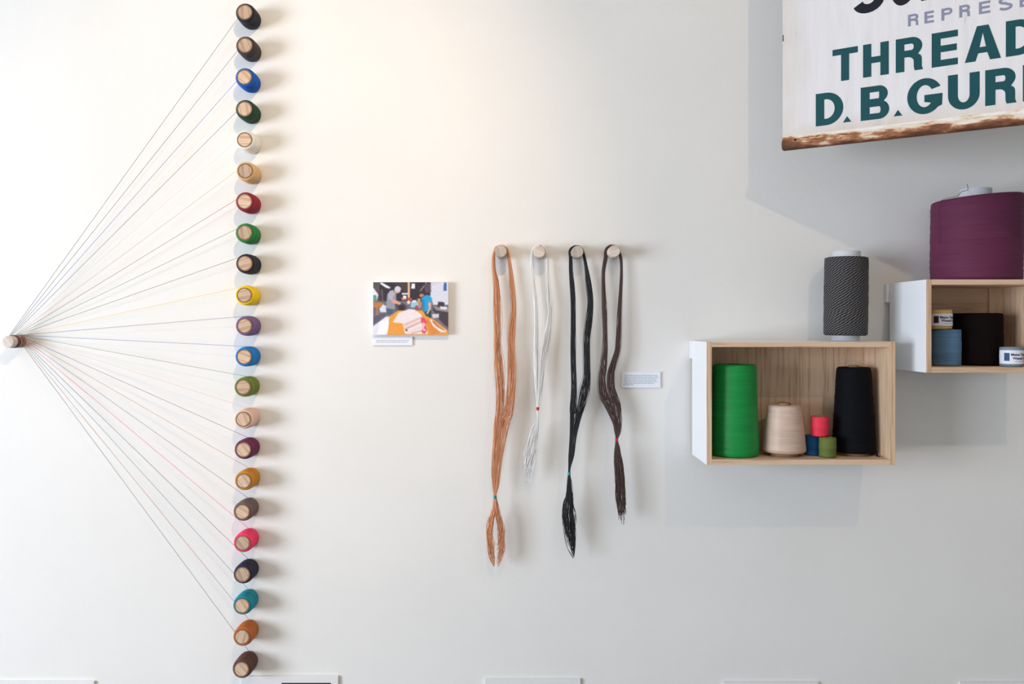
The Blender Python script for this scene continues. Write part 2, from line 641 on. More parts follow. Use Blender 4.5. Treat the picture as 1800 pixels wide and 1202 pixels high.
LAY = [
    # ceiling strip lights and beams, left wall clutter
    ((90, 78, 84), nrm((137, 138), (230, 138), (235, 420), (137, 420))),
    ((232, 236, 244), nrm((225, 150), (275, 145), (400, 215), (385, 235), (330, 222))),
    ((104, 88, 92), nrm((260, 240), (280, 240), (290, 430), (265, 430))),
    ((70, 58, 64), nrm((400, 138), (660, 138), (660, 300), (520, 240), (560, 200))),
    ((228, 190, 146), nrm((660, 138), (692, 138), (692, 380), (660, 380))),
    ((240, 240, 250), nrm((715, 155), (770, 155), (765, 235), (712, 235))),
    ((190, 176, 160), nrm((935, 140), (950, 140), (850, 280), (840, 270))),
    ((92, 74, 86), nrm((900, 170), (1005, 145), (1010, 280), (930, 300))),
    ((222, 224, 236), nrm((570, 300), (660, 300), (660, 322), (570, 322))),
    ((216, 218, 232), nrm((1020, 190), (1190, 140), (1270, 138), (1270, 480), (1040, 480), (1010, 330))),
    ((58, 96, 168), nrm((1205, 145), (1245, 145), (1245, 265), (1195, 270))),
    ((60, 54, 66), nrm((1120, 430), (1210, 440), (1215, 500), (1100, 520))),
    ((232, 228, 236), nrm((137, 220), (155, 240), (215, 325), (190, 420), (137, 420))),
    ((94, 150, 134), nrm((140, 330), (185, 330), (190, 420), (140, 420))),
    ((188, 122, 66), nrm((137, 440), (290, 445), (270, 500), (210, 520), (205, 640), (180, 640), (180, 520), (137, 510))),
    ((220, 222, 232), nrm((230, 540), (290, 470), (330, 500), (335, 590), (250, 590))),
    ((96, 88, 104), nrm((137, 650), (330, 600), (335, 640), (137, 780))),
    # middle clutter
    ((206, 126, 80), nrm((560, 370), (640, 360), (640, 410), (570, 410))),
    ((236, 238, 246), nrm((585, 335), (640, 345), (640, 380), (590, 380))),
    ((196, 78, 66), nrm((650, 370), (720, 375), (720, 415), (655, 415))),
    ((236, 230, 224), ell(672, 440, 24, 26)),
    ((150, 198, 214), nrm((710, 430), (820, 430), (830, 520), (700, 520))),
    ((214, 150, 92), nrm((800, 390), (850, 380), (850, 440), (810, 450))),
    ((232, 232, 238), nrm((730, 410), (790, 405), (790, 440), (730, 445))),
    ((78, 68, 78), nrm((470, 480), (560, 440), (650, 500), (620, 570), (500, 570))),
    ((44, 38, 48), nrm((520, 490), (610, 480), (610, 560), (530, 565))),
    # right bench
    ((70, 58, 66), nrm((1030, 480), (1270, 560), (1270, 830), (1130, 700), (1040, 560))),
    ((150, 138, 146), nrm((1020, 490), (1270, 540), (1270, 590), (1090, 560))),
    ((210, 206, 216), nrm((1020, 620), (1130, 610), (1130, 670), (1040, 680))),
    ((226, 226, 234), nrm((1150, 500), (1250, 510), (1250, 550), (1150, 545))),
    # work table
    ((236, 158, 62), nrm((370, 660), (520, 560), (870, 560), (1260, 860), (1270, 930), (330, 930))),
    ((226, 140, 60), nrm((930, 690), (1010, 690), (1200, 900), (1000, 930), (960, 800))),
    ((230, 228, 240), nrm((137, 800), (340, 650), (380, 660), (370, 800), (350, 930), (137, 930))),
    ((246, 246, 252), nrm((240, 740), (360, 690), (360, 860), (300, 930), (200, 930))),
    # cut cloth pile
    ((238, 226, 226), nrm((430, 740), (520, 600), (680, 540), (760, 550), (860, 620), (960, 920), (620, 920), (580, 760))),
    ((228, 190, 184), nrm((590, 770), (850, 660), (860, 690), (610, 810))),
    ((220, 168, 162), nrm((610, 830), (860, 720), (870, 742), (620, 862))),
    ((236, 214, 212), nrm((640, 880), (880, 790), (900, 830), (660, 905))),
    ((206, 158, 152), nrm((700, 905), (900, 850), (910, 868), (720, 915))),
    ((70, 50, 56), ell(640, 862, 14, 14)),
    ((222, 80, 100), nrm((860, 665), (910, 672), (950, 740), (930, 790), (950, 850), (920, 915), (870, 900), (880, 800), (860, 730))),
    ((244, 190, 196), nrm((880, 740), (930, 760), (900, 830), (940, 860), (900, 880), (870, 820))),
    ((240, 226, 222), nrm((985, 700), (1020, 700), (1120, 800), (1240, 860), (1230, 890), (1150, 890), (1040, 800))),
    ((172, 110, 84), nrm((1030, 715), (1110, 795), (1225, 862), (1215, 872), (1100, 810), (1030, 740))),
    # worker on the left: grey shirt, jeans, white cap
    ((66, 96, 112), nrm((335, 545), (440, 540), (420, 620), (345, 630))),
    ((150, 150, 164), nrm((330, 520), (350, 320), (390, 265), (440, 255), (485, 300), (485, 400), (460, 440), (465, 545), (400, 540))),
    ((176, 176, 190), nrm((360, 320), (395, 270), (440, 262), (460, 320), (420, 400), (380, 400))),
    ((216, 158, 146), nrm((400, 400), (440, 385), (560, 450), (540, 480), (430, 450))),
    ((206, 160, 148), nrm((455, 255), (500, 225), (550, 250), (545, 290), (500, 310), (460, 290))),
    ((212, 208, 216), ell(508, 240, 48, 44)),
    # worker on the right: bright blue shirt
    ((40, 70, 76), nrm((885, 560), (1010, 560), (1010, 680), (930, 640))),
    ((40, 158, 214), nrm((860, 380), (920, 335), (985, 330), (1030, 390), (1010, 440), (980, 560), (900, 590), (885, 480))),
    ((28, 130, 196), nrm((870, 390), (910, 400), (920, 560), (900, 580), (885, 480))),
    ((220, 176, 156), nrm((965, 440), (1015, 440), (1005, 540), (960, 620), (935, 610), (975, 540))),
    ((216, 150, 110), nrm((845, 440), (870, 450), (850, 520), (825, 530))),
    ((214, 130, 112), nrm((830, 300), (890, 300), (905, 340), (860, 365), (830, 345))),
    ((64, 44, 44), nrm((825, 290), (860, 262), (900, 275), (910, 320), (880, 315), (850, 310), (830, 340))),
    ((190, 64, 96), ell(795, 515, 28, 28)),
]


def print_mesh(grid, w, h):
    H, W = len(grid), len(grid[0])
    vs, fs, cols = [], [], []
    for y in range(H + 1):
        for x in range(W + 1):
            vs.append((x / W * w, 0, -y / H * h))
    for y in range(H):
        for x in range(W):
            a = y * (W + 1) + x
            fs.append((a, a + W + 1, a + W + 2, a + 1))
            cols.append(grid[y][x])
    me = bpy.data.meshes.new('print')
    me.from_pydata(vs, [], fs)
    ca = me.color_attributes.new('ink', 'FLOAT_COLOR', 'CORNER')
    flat = []
    for c in cols:
        flat += list(srgb(*[max(0, min(255, k)) for k in c])) * 4
    ca.data.foreach_set('color', flat)
    return me


m_print, nt, b = new_mat('photo_print')
at_n = node(nt, 'ShaderNodeVertexColor', _layer_name='ink')
nt.links.new(at_n.outputs['Color'], b.inputs['Base Color'])
b.inputs['Roughness'].default_value = 0.35

PD = 0.013
p0, p1 = at(656, 496, PD), at(788, 588.3, PD)
pr = empty('photo_print', (p0.x, 0, p1.z), 'colour photo of two workers at a cloth-covered table, mounted on wall', 'photo')
bmx = boxbm((0, -0.001, 0), (p1.x - p0.x, -PD, p0.z - p1.z), 0.0006)
link('mounting_board', bmx, [M_PAPER], pr)
W_, H_ = 176, 123
me = print_mesh(raster(W_, H_, LAY, bgcol), (p1.x - p0.x), (p0.z - p1.z))
link('print', me, [m_print], pr, loc=(0, -PD - 0.0003, p0.z - p1.z))


def caption(u0, v0, u1, v1, rows, label):
    """small card stuck on the wall; its lines are too fine to read"""
    d = 0.004
    a, c = at(u0, v0, d), at(u1, v1, d)
    w, h = c.x - a.x, a.z - c.z
    root = empty('caption_card', (a.x, 0, c.z), label, 'label')
    link('card', boxbm((0, -0.0002, 0), (w, -d, h), 0.0004), [M_PAPER], root)
    bm = bmesh.new()
    rnd = random.Random(len(rows))
    for (fx0, fx1, fy) in rows:
        x = fx0
        while x < fx1 - 0.01:
            ln = min(rnd.uniform(0.03, 0.11), fx1 - x)
            z = (1 - fy) * h
            t = pxm(0.85)
            vs = [bm.verts.new(p) for p in ((x * w, -d - 0.0002, z - t / 2), ((x + ln) * w, -d - 0.0002, z - t / 2),
                                            ((x + ln) * w, -d - 0.0002, z + t / 2), (x * w, -d - 0.0002, z + t / 2))]
            bm.faces.new(vs)
            x += ln + 0.013
    link('print_lines', bm, [M_INK], root)


caption(656, 592, 725, 607, [(0.08, 0.92, 0.42), (0.08, 0.89, 0.62)],
        'narrow white caption card with two fine lines under the photo')
caption(1092.5, 653.5, 1161, 681.5,
        [(0.08, 0.92, 0.22), (0.08, 0.94, 0.315), (0.07, 0.93, 0.41), (0.07, 0.88, 0.51), (0.07, 0.93, 0.61), (0.05, 0.85, 0.71), (0.05, 0.3, 0.80)],
        'white text card right of the dark brown thread hank')

# ------------------------------------------------------------------ four hanks of thread on pegs
hp_me = as_mesh(peg_mesh(0.01215, 0.05), 'hank_peg', [M_BIRCH])


def c7(x, y, lo, hi):
    return (840 + (lo + hi) / 2 / 3.876, 410 + y / 3.876, max((hi - lo) / 2 / 3.876 - 0.4, 0.6))


def c8(x, y, lo, hi):
    return (820 + (lo + hi) / 2 / 3.642, 690 + y / 3.642, max((hi - lo) / 2 / 3.642 - 0.4, 0.6))


HANKS = [
    dict(name='copper orange', peg=(880.5, 441.5), col=(216, 150, 108), n=58,
         left=[c7(0, 170, 94, 116), c7(0, 250, 95, 120), c7(0, 350, 105, 145), c7(0, 500, 105, 157), c7(0, 650, 110, 157), c7(0, 750, 108, 152),
               c7(0, 900, 110, 172), c7(0, 1050, 122, 180), c7(0, 1200, 122, 180), c8(0, 200, 175, 228), c8(0, 350, 166, 214), c8(0, 500, 158, 200), c8(0, 600, 168, 196)],
         right=[c7(0, 170, 202, 222), c7(0, 250, 212, 236), c7(0, 350, 218, 250), c7(0, 500, 230, 262), c7(0, 650, 210, 258), c7(0, 750, 205, 252),
                c7(0, 900, 205, 262), c7(0, 1050, 198, 258), c7(0, 1200, 178, 245), c8(0, 200, 200, 278), c8(0, 350, 190, 245), c8(0, 500, 172, 222), c8(0, 600, 172, 208)],
         tie=(183, 668), tail=[c8(0, 750, 163, 208), c8(0, 850, 138, 228), c8(0, 940, 127, 242), c8(0, 1020, 132, 244), c8(0, 1070, 148, 232), c8(0, 1100, 168, 208)],
         tiecol=(30, 140, 140), toptie=(122, 97), loops=True, hollow=0.32,
         label='copper orange thread hank with teal tie, leftmost on the pegs'),
    dict(name='white', peg=(948.4, 442.2), col=(252, 250, 247), n=60,
         left=[c7(0, 170, 360, 378), c7(0, 250, 362, 382), c7(0, 350, 370, 390), c7(0, 480, 380, 405), c7(0, 600, 385, 410), c7(0, 750, 383, 412),
               c7(0, 900, 382, 415), c7(0, 1050, 390, 414), c7(0, 1140, 399, 416)],
         right=[c7(0, 170, 460, 478), c7(0, 300, 463, 485), c7(0, 450, 470, 500), c7(0, 560, 476, 502), c7(0, 700, 450, 490), c7(0, 820, 428, 464),
                c7(0, 950, 415, 450), c7(0, 1080, 406, 432), c7(0, 1140, 402, 418)],
         tie=(456, 102), tail=[c8(0, 200, 446, 464), c8(0, 300, 412, 460), c8(0, 400, 390, 450), c8(0, 480, 372, 432), c8(0, 540, 366, 412)],
         tiecol=(214, 36, 52), toptie=(428, 82), loops=False, hollow=0.0,
         label='white thread hank with red tie, hanging between the copper and black ones'),
    dict(name='black', peg=(1015.4, 442.2), col=(34, 35, 37), n=60,
         left=[c7(0, 170, 620, 642), c7(0, 250, 620, 645), c7(0, 350, 625, 655), c7(0, 480, 632, 663), c7(0, 620, 632, 663), c7(0, 760, 630, 665),
               c7(0, 900, 632, 668), c7(0, 1050, 635, 672), c7(0, 1200, 625, 672), c8(0, 150, 662, 690), c8(0, 280, 660, 690), c8(0, 400, 652, 680), c8(0, 470, 651, 667)],
         right=[c7(0, 165, 716, 736), c7(0, 230, 725, 750), c7(0, 350, 738, 775), c7(0, 470, 750, 787), c7(0, 600, 735, 780), c7(0, 720, 722, 765),
                c7(0, 850, 722, 765), c7(0, 980, 720, 768), c7(0, 1080, 695, 760), c8(0, 108, 706, 752), c8(0, 170, 692, 732), c8(0, 280, 675, 706), c8(0, 400, 658, 690), c8(0, 470, 652, 670)],
         tie=(657, 518), tail=[c8(0, 600, 641, 674), c8(0, 700, 629, 684), c8(0, 800, 614, 690), c8(0, 880, 616, 700), c8(0, 960, 638, 702), c8(0, 1010, 662, 698), c8(0, 1040, 678, 692)],
         tiecol=(40, 150, 160), toptie=None, loops=True, hollow=0.08,
         label='black thread hank with teal tie, hanging between the white and brown ones'),
    dict(name='dark brown', peg=(1080, 441.5), col=(84, 62, 58), n=60,
         left=[c7(0, 170, 856, 884), c7(0, 260, 843, 868), c7(0, 380, 842, 870), c7(0, 520, 845, 880), c7(0, 650, 850, 882), c7(0, 780, 850, 885),
               c7(0, 900, 835, 880), c7(0, 1000, 820, 872), c7(0, 1100, 828, 886), c8(0, 80, 885, 935), c8(0, 180, 930, 965), c8(0, 250, 946, 970)],
         right=[c7(0, 170, 965, 985), c7(0, 260, 968, 988), c7(0, 400, 960, 982), c7(0, 550, 948, 978), c7(0, 700, 940, 975), c7(0, 800, 930, 968),
                c7(0, 880, 905, 945), c7(0, 960, 880, 932), c7(0, 1060, 882, 937), c8(0, 80, 930, 988), c8(0, 180, 950, 993), c8(0, 250, 952, 986)],
         tie=(961, 302), tail=[c8(0, 380, 944, 986), c8(0, 450, 943, 999), c8(0, 550, 946, 1010), c8(0, 650, 948, 1016), c8(0, 720, 956, 1020), c8(0, 790, 968, 1022)],
         tiecol=(214, 36, 52), toptie=(912, 85), loops=False, hollow=0.0,
         label='dark brown thread hank with red tie, rightmost on the pegs'),
]


def hank_mat(name, c):
    m, nt, b = new_mat('hank_' + name.replace(' ', '_'))
    g = node(nt, 'ShaderNodeNewGeometry')
    r = ramp(nt, [(0.0, mul(c, 0.6)), (0.6, c), (1.0, mul(c, 1.6))], g.outputs['Random Per Island'])
    nt.links.new(r.outputs[0], b.inputs['Base Color'])
    b.inputs['Roughness'].default_value = 0.42
    b.inputs['Specular IOR Level'].default_value = 0.45
    return m


def band(name, p, tangent, r, length, mat, parent):
    """thread tie wound round a bundle"""
    prof = [(r * 0.6, 0)]
    nr = 4
    for k in range(nr):
        z = length * k / nr
        prof += [(r * 0.92, z), (r, z + length / nr * 0.5)]
    prof += [(r * 0.92, length), (r * 0.6, length)]
    bm = lathe([(a, z - length / 2) for a, z in prof], 16, 'Z')
    q = tangent.to_track_quat('Z', 'Y')
    bmesh.ops.transform(bm, matrix=q.to_matrix().to_4x4(), verts=bm.verts)
    return link(name, bm, [mat], parent, loc=p, smooth=True)


HD = 0.014


def hang(v):
    """how far a hank hangs off the wall, lower down a little further"""
    return HD + 0.020 * max(0.0, min(1.0, (v - 470) / 330.0))


for H in HANKS:
    rnd = random.Random(H['name'])
    fc = at(H['peg'][0], H['peg'][1], 0.05)
    pg = link('wooden_peg', hp_me, [M_BIRCH], loc=(fc.x, 0, fc.z))
    tag(pg, 'pale round wooden peg holding the %s thread hank' % H['name'], 'peg', 'pegs of the thread hanks')
    mat = hank_mat(H['name'], srgb(*H['col']))
    root = empty('thread_hank', (fc.x, -HD, fc.z), H['label'], 'thread hank', 'thread hanks on pegs')
    # peg centre on the hanging plane, in frame units at depth HD
    S = F / (CD - HD)
    pcu, pcv = 900 + fc.x * S, 573 - (fc.z - EYE) * S
    ar = 0.01215 * S + 2.0
    tie = c8(0, H['tie'][1], H['tie'][0] - 9, H['tie'][0] + 9)
    tie = (tie[0], tie[1], 1.7)
    arc = [(pcu + ar * math.cos(a), pcv - ar * math.sin(a), 1.7) for a in [math.radians(k) for k in (168, 140, 112, 90, 68, 40, 12)]]
    path = [tuple(p) for p in reversed(H['tail'])] + [tie] + [tuple(p) for p in reversed(H['left'])] + arc + list(H['right']) + [tie] + list(H['tail'])
    ntail = len(H['tail'])
    per = 4
    sm = catmull(path, per)
    bm = bmesh.new()
    origin = Vector((fc.x, -HD, fc.z))
    nrm2 = []
    for i in range(len(sm)):
        a, c = sm[max(i - 1, 0)], sm[min(i + 1, len(sm) - 1)]
        tu, tv = c[0] - a[0], c[1] - a[1]
        L = math.hypot(tu, tv) or 1
        nrm2.append((tv / L, -tu / L))
    peg_i0 = (ntail + 1 + len(H['left']) - 1) * per
    peg_i1 = (ntail + 1 + len(H['left']) + len(arc)) * per
    for s in range(H['n']):
        while True:
            a, b_ = rnd.uniform(-1, 1), rnd.uniform(-1, 1)
            if a * a + b_ * b_ <= 1:
                break
        a = math.copysign(abs(a) ** 0.8, a)
        ph = [rnd.uniform(0, 6.28) for _ in range(4)]
        fr = [rnd.uniform(0.04, 0.10), rnd.uniform(0.13, 0.25)]
        len0, len1 = [rnd.uniform(0.70, 1.04) if H['loops'] else rnd.uniform(0.62, 1.0) ** 0.8 * rnd.choice([1, 1, 1, 1.12]) for _ in (0, 1)]
        stray = 1.0 if rnd.random() > 0.08 else rnd.uniform(1.1, 1.45)
        at0, at1 = rnd.uniform(-1, 1), rnd.uniform(-1, 1)
        if H['hollow']:
            at0 = math.copysign(H['hollow'] + (1 - H['hollow']) * abs(at0), at0)
            at1 = math.copysign(H['hollow'] + (1 - H['hollow']) * abs(at1), at1)
        pts = []
        for i in range(len(sm)):
            u, v, w = sm[i]
            w = max(w, 0.5)
            nu, nv = nrm2[i]
            in_tail0 = i < ntail * per
            in_tail1 = i > len(sm) - 1 - ntail * per
            aa = a + 0.28 * math.sin(i * fr[0] * 2 + ph[0]) + 0.10 * math.sin(i * fr[1] * 3 + ph[1])
            aa = max(-1.0, min(1.0, aa)) * stray
            if in_tail0 or in_tail1:
                side = (nu if nu else 1)
                k = (ntail * per - i) / (ntail * per) if in_tail0 else (i - (len(sm) - 1 - ntail * per)) / (ntail * per)
                k = min(1, k * 3)
                tgt = at0 if in_tail0 else at1
                # tail position is counted to the right of the frame
                sgn = 1 if nu >= 0 else -1
                aa = aa * (1 - k) + tgt * sgn * k + 0.10 * math.sin(i * 0.5 + ph[3])
                v = tie[1] + (v - tie[1]) * (len0 if in_tail0 else len1)
            ou, ov = nu * aa * w, nv * aa * w
            dd = hang(v) + b_ * min(w, 3.0) * 0.7 / S
            if peg_i0 <= i <= peg_i1:
                dd = HD + b_ * 0.004
            pts.append(at(u + ou, v + ov, dd) - origin)
        tube(bm, pts, 0.00042, 4)
    st = link('strands', bm, [mat], root, smooth=True)
    st['kind'] = 'stuff'
    tm = plain('tie_' + H['name'].replace(' ', '_'), srgb(*H['tiecol']), 0.6)
    tp = at(tie[0], tie[1], hang(tie[1])) - origin
    band('tie', tp, Vector((0, 0, 1)), 2.7 / S, 5.2 / S, tm, root)['label'] = '%s tie' % ('red' if H['tiecol'][0] > 150 else 'teal')
    if H['toptie']:
        tu, tv = 840 + H['toptie'][0] / 3.876, 410 + H['toptie'][1] / 3.876
        ang = math.atan2(pcv - tv, tu - pcu)
        tp = Vector(((pcu + ar * math.cos(ang) - 900) / S, -HD, EYE + (573 - pcv + ar * math.sin(ang)) / S)) - origin
        band('tie', tp, Vector((-math.sin(ang), 0, math.cos(ang))), 2.3 / S, 4.5 / S, tm, root)

# ------------------------------------------------------------------ wall boxes
TH = 0.0105


def wall_box(name, x0, x1, z0, z1, d, back, grain_back, label, cleat):
    """open-fronted box: pine boards, outer sides lacquered white"""
    root = empty(name, ((x0 + x1) / 2, -back, z0), label, 'wall shelf')
    ox, oz = (x0 + x1) / 2, z0
    hw, h = (x1 - x0) / 2, z1 - z0
    dl = d - back

    def panel(nm, lo, hi, mats, white=None, lab=None):
        bm = boxbm(lo, hi, 0.0006)
        if white is not None:
            for f in bm.faces:
                if f.normal.dot(Vector(white)) > 0.9:
                    f.material_index = 1
        o = link(nm, bm, mats, root)
        if lab:
            o['label'] = lab
        return o
    panel('side_panel', (-hw, 0, 0), (-hw + TH, -dl, h), [M_PINE_Z, M_WHITE], (-1, 0, 0), 'side board lacquered white outside')
    panel('side_panel', (hw - TH, 0, 0), (hw, -dl, h), [M_PINE_Z, M_WHITE], (1, 0, 0))
    panel('top_panel', (-hw + TH, 0, h - TH), (hw - TH, -dl, h), [M_PINE_X, M_WHITE], (0, 0, 1))
    panel('bottom_panel', (-hw + TH, 0, 0), (hw - TH, -dl, TH), [M_PINE_X, M_WHITE], (0, 0, -1))
    panel('back_panel', (-hw + TH, -0.002, TH), (hw - TH, -0.014, h - TH), [M_PINE_Z if grain_back == 'Z' else M_PINE_X])
    panel('wall_cleat', (-hw - cleat[0], back - 0.0005, h - cleat[1]), (hw - 0.002, 0.0, h - 0.001), [M_WHITE], None, 'white strip holding the box to the wall')
    return root


D1 = 0.145
B1 = dict(x0=0.3811, x1=0.7511, z0=EYE - 0.2719, z1=EYE - 0.0306)
wall_box('box_shelf', B1['x0'], B1['x1'], B1['z0'], B1['z1'], D1, 0.012, 'Z',
         'wide pine wall box with white sides, holding green and black thread cones', (0.003, 0.038))
D2 = 0.17
B2 = dict(x0=0.7991, x1=1.0365, z0=EYE - 0.0900, z1=EYE + 0.0900)
wb2 = wall_box('box_shelf', B2['x0'], B2['x1'], B2['z0'], B2['z1'], D2, 0.012, 'X',
               'smaller pine wall box at right edge, under the big purple spool', (0.006, 0.040))
hw2 = (B2['x1'] - B2['x0']) / 2
link('corner_strip', boxbm((hw2 - TH - 0.026, -0.014, TH), (hw2 - TH, -0.018, 0.18 - TH), 0.0005), [M_PINE_Z], wb2)


# ------------------------------------------------------------------ cones, spools and tubes of thread
def wound(profile_pts, ripple=0.0, seed=0, seg=64):
    """profile (r, z) list densified, with slight unevenness between layers"""
    rnd = random.Random(seed)
    out = []
    for i in range(len(profile_pts) - 1):
        (r0, z0), (r1, z1) = profile_pts[i], profile_pts[i + 1]
        n = max(1, int(abs(z1 - z0) / 0.004))
        for k in range(n):
            t = k / n
            out.append((r0 + (r1 - r0) * t + (rnd.uniform(-ripple, ripple) if n > 1 else 0), z0 + (z1 - z0) * t))
    out.append(profile_pts[-1])
    return lathe(out, seg, 'Z')


def holder(r_out, r_in, z0, z1):
    return lathe([(r_in, z0), (r_out, z0), (r_out, z1 - 0.0006), (r_out - 0.0006, z1), (r_in, z1)], 40, 'Z', closed=True)


def cone(name, u, dep, floor_z, rb, rt, zb, zt, core_b, core_t, core_top, mat, core_mat, label, cat, ripple=0.0004, base_ext=0.0):
    x = (u - 900) / F * dep
    root = empty(name, (x, -(CD - dep), floor_z), label, cat)
    prof = [(core_b * 0.98, zb), (rb - 0.004, zb), (rb - 0.001, zb + 0.002), (rb, zb + 0.006),
            (rt + (rb - rt) * 0.06, zt - 0.008), (rt, zt - 0.005), (rt - 0.0015, zt - 0.0015), (rt - 0.004, zt), (core_t * 0.98, zt)]
    bm = wound(prof, ripple, len(label))
    link('thread', as_mesh(bm, 'thread', [mat], angle=60), [mat], root)
    # conical paper holder through the middle
    cb = lathe([(core_b - 0.0015, 0.0), (core_b, 0.0), (core_b, max(zb, 0.001)), (core_t, zt), (core_t, core_top), (core_t - 0.0015, core_top)], 40, 'Z', closed=True)
    link('core', as_mesh(cb, 'core', [core_mat], angle=50), [core_mat], root)
    return root


T_GREEN = thread_mat('cone_green', srgb(22, 140, 64), 1.0, 0.45, sheen=0.3, contrast=0.22)
T_CREAM = thread_mat('cone_cream', srgb(206, 178, 160), 1.0, 0.38, sheen=0.35, contrast=0.22)
T_BLACK = thread_mat('cone_black', srgb(13, 14, 19), 1.0, 0.75, sheen=0.0, spec=0.1)
T_RED = thread_mat('small_red', srgb(226, 54, 76), 1.2, contrast=0.15)
T_BLUE = thread_mat('small_blue', srgb(22, 84, 134), 1.2, contrast=0.18)
T_OLIVE = thread_mat('small_olive', srgb(98, 110, 48), 1.2)
T_BROWN = thread_mat('big_brown', srgb(20, 13, 12), 1.0, 0.85, sheen=0.0, spec=0.08)
T_STEEL = thread_mat('steel_blue', srgb(88, 124, 154), 0.8, contrast=0.35)
T_TAN = thread_mat('small_tan', srgb(206, 178, 122), 1.2)
T_GREYB = thread_mat('small_grey_blue', srgb(118, 140, 156), 1.2)
T_PURPLE = thread_mat('big_purple', srgb(96, 40, 68), 0.8, 0.7, contrast=0.24)

FZ1 = B1['z0'] + TH
cone('thread_cone', 1291, 1.714, FZ1, 0.0483, 0.0428, 0.0005, 0.184, 0.026, 0.016, 0.1836, T_GREEN, M_CARD,
     'tall bright green thread cone at the left of the wide box', 'thread cone')
cone('thread_cone', 1378.5, 1.71, FZ1, 0.0426, 0.0335, 0.0075, 0.1018, 0.028, 0.0127, 0.1064, T_CREAM, M_CARD,
     'short shiny beige thread cone on a brown paper core', 'thread cone')
bc = cone('thread_cone', 1500.6, 1.722, FZ1, 0.0420, 0.033, 0.006, 0.178, 0.030, 0.0105, 0.1815, T_BLACK, M_CARD,
          'tall black thread cone at the right of the wide box', 'thread cone')
bm = bmesh.new()
tube(bm, [Vector(p) for p in ((0.0405, -0.008, 0.012), (0.0405, -0.016, 0.006), (0.0385, -0.024, 0.0015), (0.034, -0.031, 0.0012), (0.036, -0.039, 0.0012))], 0.0011, 5)
link('thread_end', bm, [T_BLACK], bc, smooth=True)


def small_spool(name, u, dep, floor_z, r, h, mat, label, cat='thread spool'):
    x = (u - 900) / F * dep
    root = empty(name, (x, -(CD - dep), floor_z), label, cat)
    rc = r * 0.55
    prof = [(rc, 0.0004), (r - 0.0015, 0.0004), (r, 0.002), (r - 0.0002, h * 0.25), (r + 0.0003, h * 0.5), (r - 0.0001, h * 0.8), (r, h - 0.002),
            (r - 0.0015, h - 0.0006), (rc, h - 0.0012)]
    link('thread', as_mesh(wound(prof, 0.0002, len(label), 44), 'thread', [mat], angle=60), [mat], root)
    link('core', as_mesh(holder(rc, rc - 0.0012, 0, h), 'core', [M_CARD], angle=50), [M_CARD], root)
    return root


SH = 0.0402
small_spool('thread_spool', 1454.7, 1.686, FZ1, 0.0165, SH, T_OLIVE, 'small olive thread spool at the front, under the red one')
small_spool('thread_spool', 1428.4, 1.717, FZ1, 0.0163, SH, T_BLUE, 'small dark blue thread spool, half under the red one')
small_spool('thread_spool', 1441, 1.70, FZ1 + SH, 0.0172, SH, T_RED, 'small red thread spool stacked on the blue and olive ones')

# heathered tube on the wide box
m_h, nt, b = new_mat('heathered_yarn')
uvn = node(nt, 'ShaderNodeTexCoord')
sep = node(nt, 'ShaderNodeSeparateXYZ')
nt.links.new(uvn.outputs['UV'], sep.inputs[0])


def mth(op, a, c=None, d=None):
    n = node(nt, 'ShaderNodeMath', _operation=op)
    for i, s in enumerate((a, c, d)):
        if s is None:
            continue
        if isinstance(s, (int, float)):
            n.inputs[i].default_value = s
        else:
            nt.links.new(s, n.inputs[i])
    return n.outputs[0]


wob = node(nt, 'ShaderNodeTexNoise', Scale=45.0, Detail=1.0)
nt.links.new(uvn.outputs['UV'], wob.inputs['Vector'])
vv = mth('MULTIPLY_ADD', wob.outputs['Fac'], 0.006, sep.outputs['Y'])
row = mth('FLOOR', mth('DIVIDE', vv, 0.0033))
frow = mth('FRACT', mth('DIVIDE', vv, 0.0033))
wn = node(nt, 'ShaderNodeTexWhiteNoise', _noise_dimensions='1D')
nt.links.new(row, wn.inputs['W'])
ph = mth('MULTIPLY_ADD', row, 0.37, mth('MULTIPLY', wn.outputs['Value'], 0.25))
tick = mth('FRACT', mth('ADD', mth('ADD', mth('MULTIPLY', sep.outputs['X'], 125.0), ph), mth('MULTIPLY', frow, -0.75)))
isg = mth('LESS_THAN', tick, 0.36)
gap = mth('GREATER_THAN', frow, 0.18)
fac = mth('MULTIPLY', isg, gap)
rr = ramp(nt, [(0.0, srgb(36, 35, 38)), (1.0, srgb(120, 116, 114))], fac)
nt.links.new(rr.outputs[0], b.inputs['Base Color'])
bp = node(nt, 'ShaderNodeBump', Strength=0.6, Distance=0.0008)
nt.links.new(mth('SINE', mth('MULTIPLY', frow, PI)), bp.inputs['Height'])
nt.links.new(bp.outputs[0], b.inputs['Normal'])
b.inputs['Roughness'].default_value = 0.75
b.inputs['Specular IOR Level'].default_value = 0.2

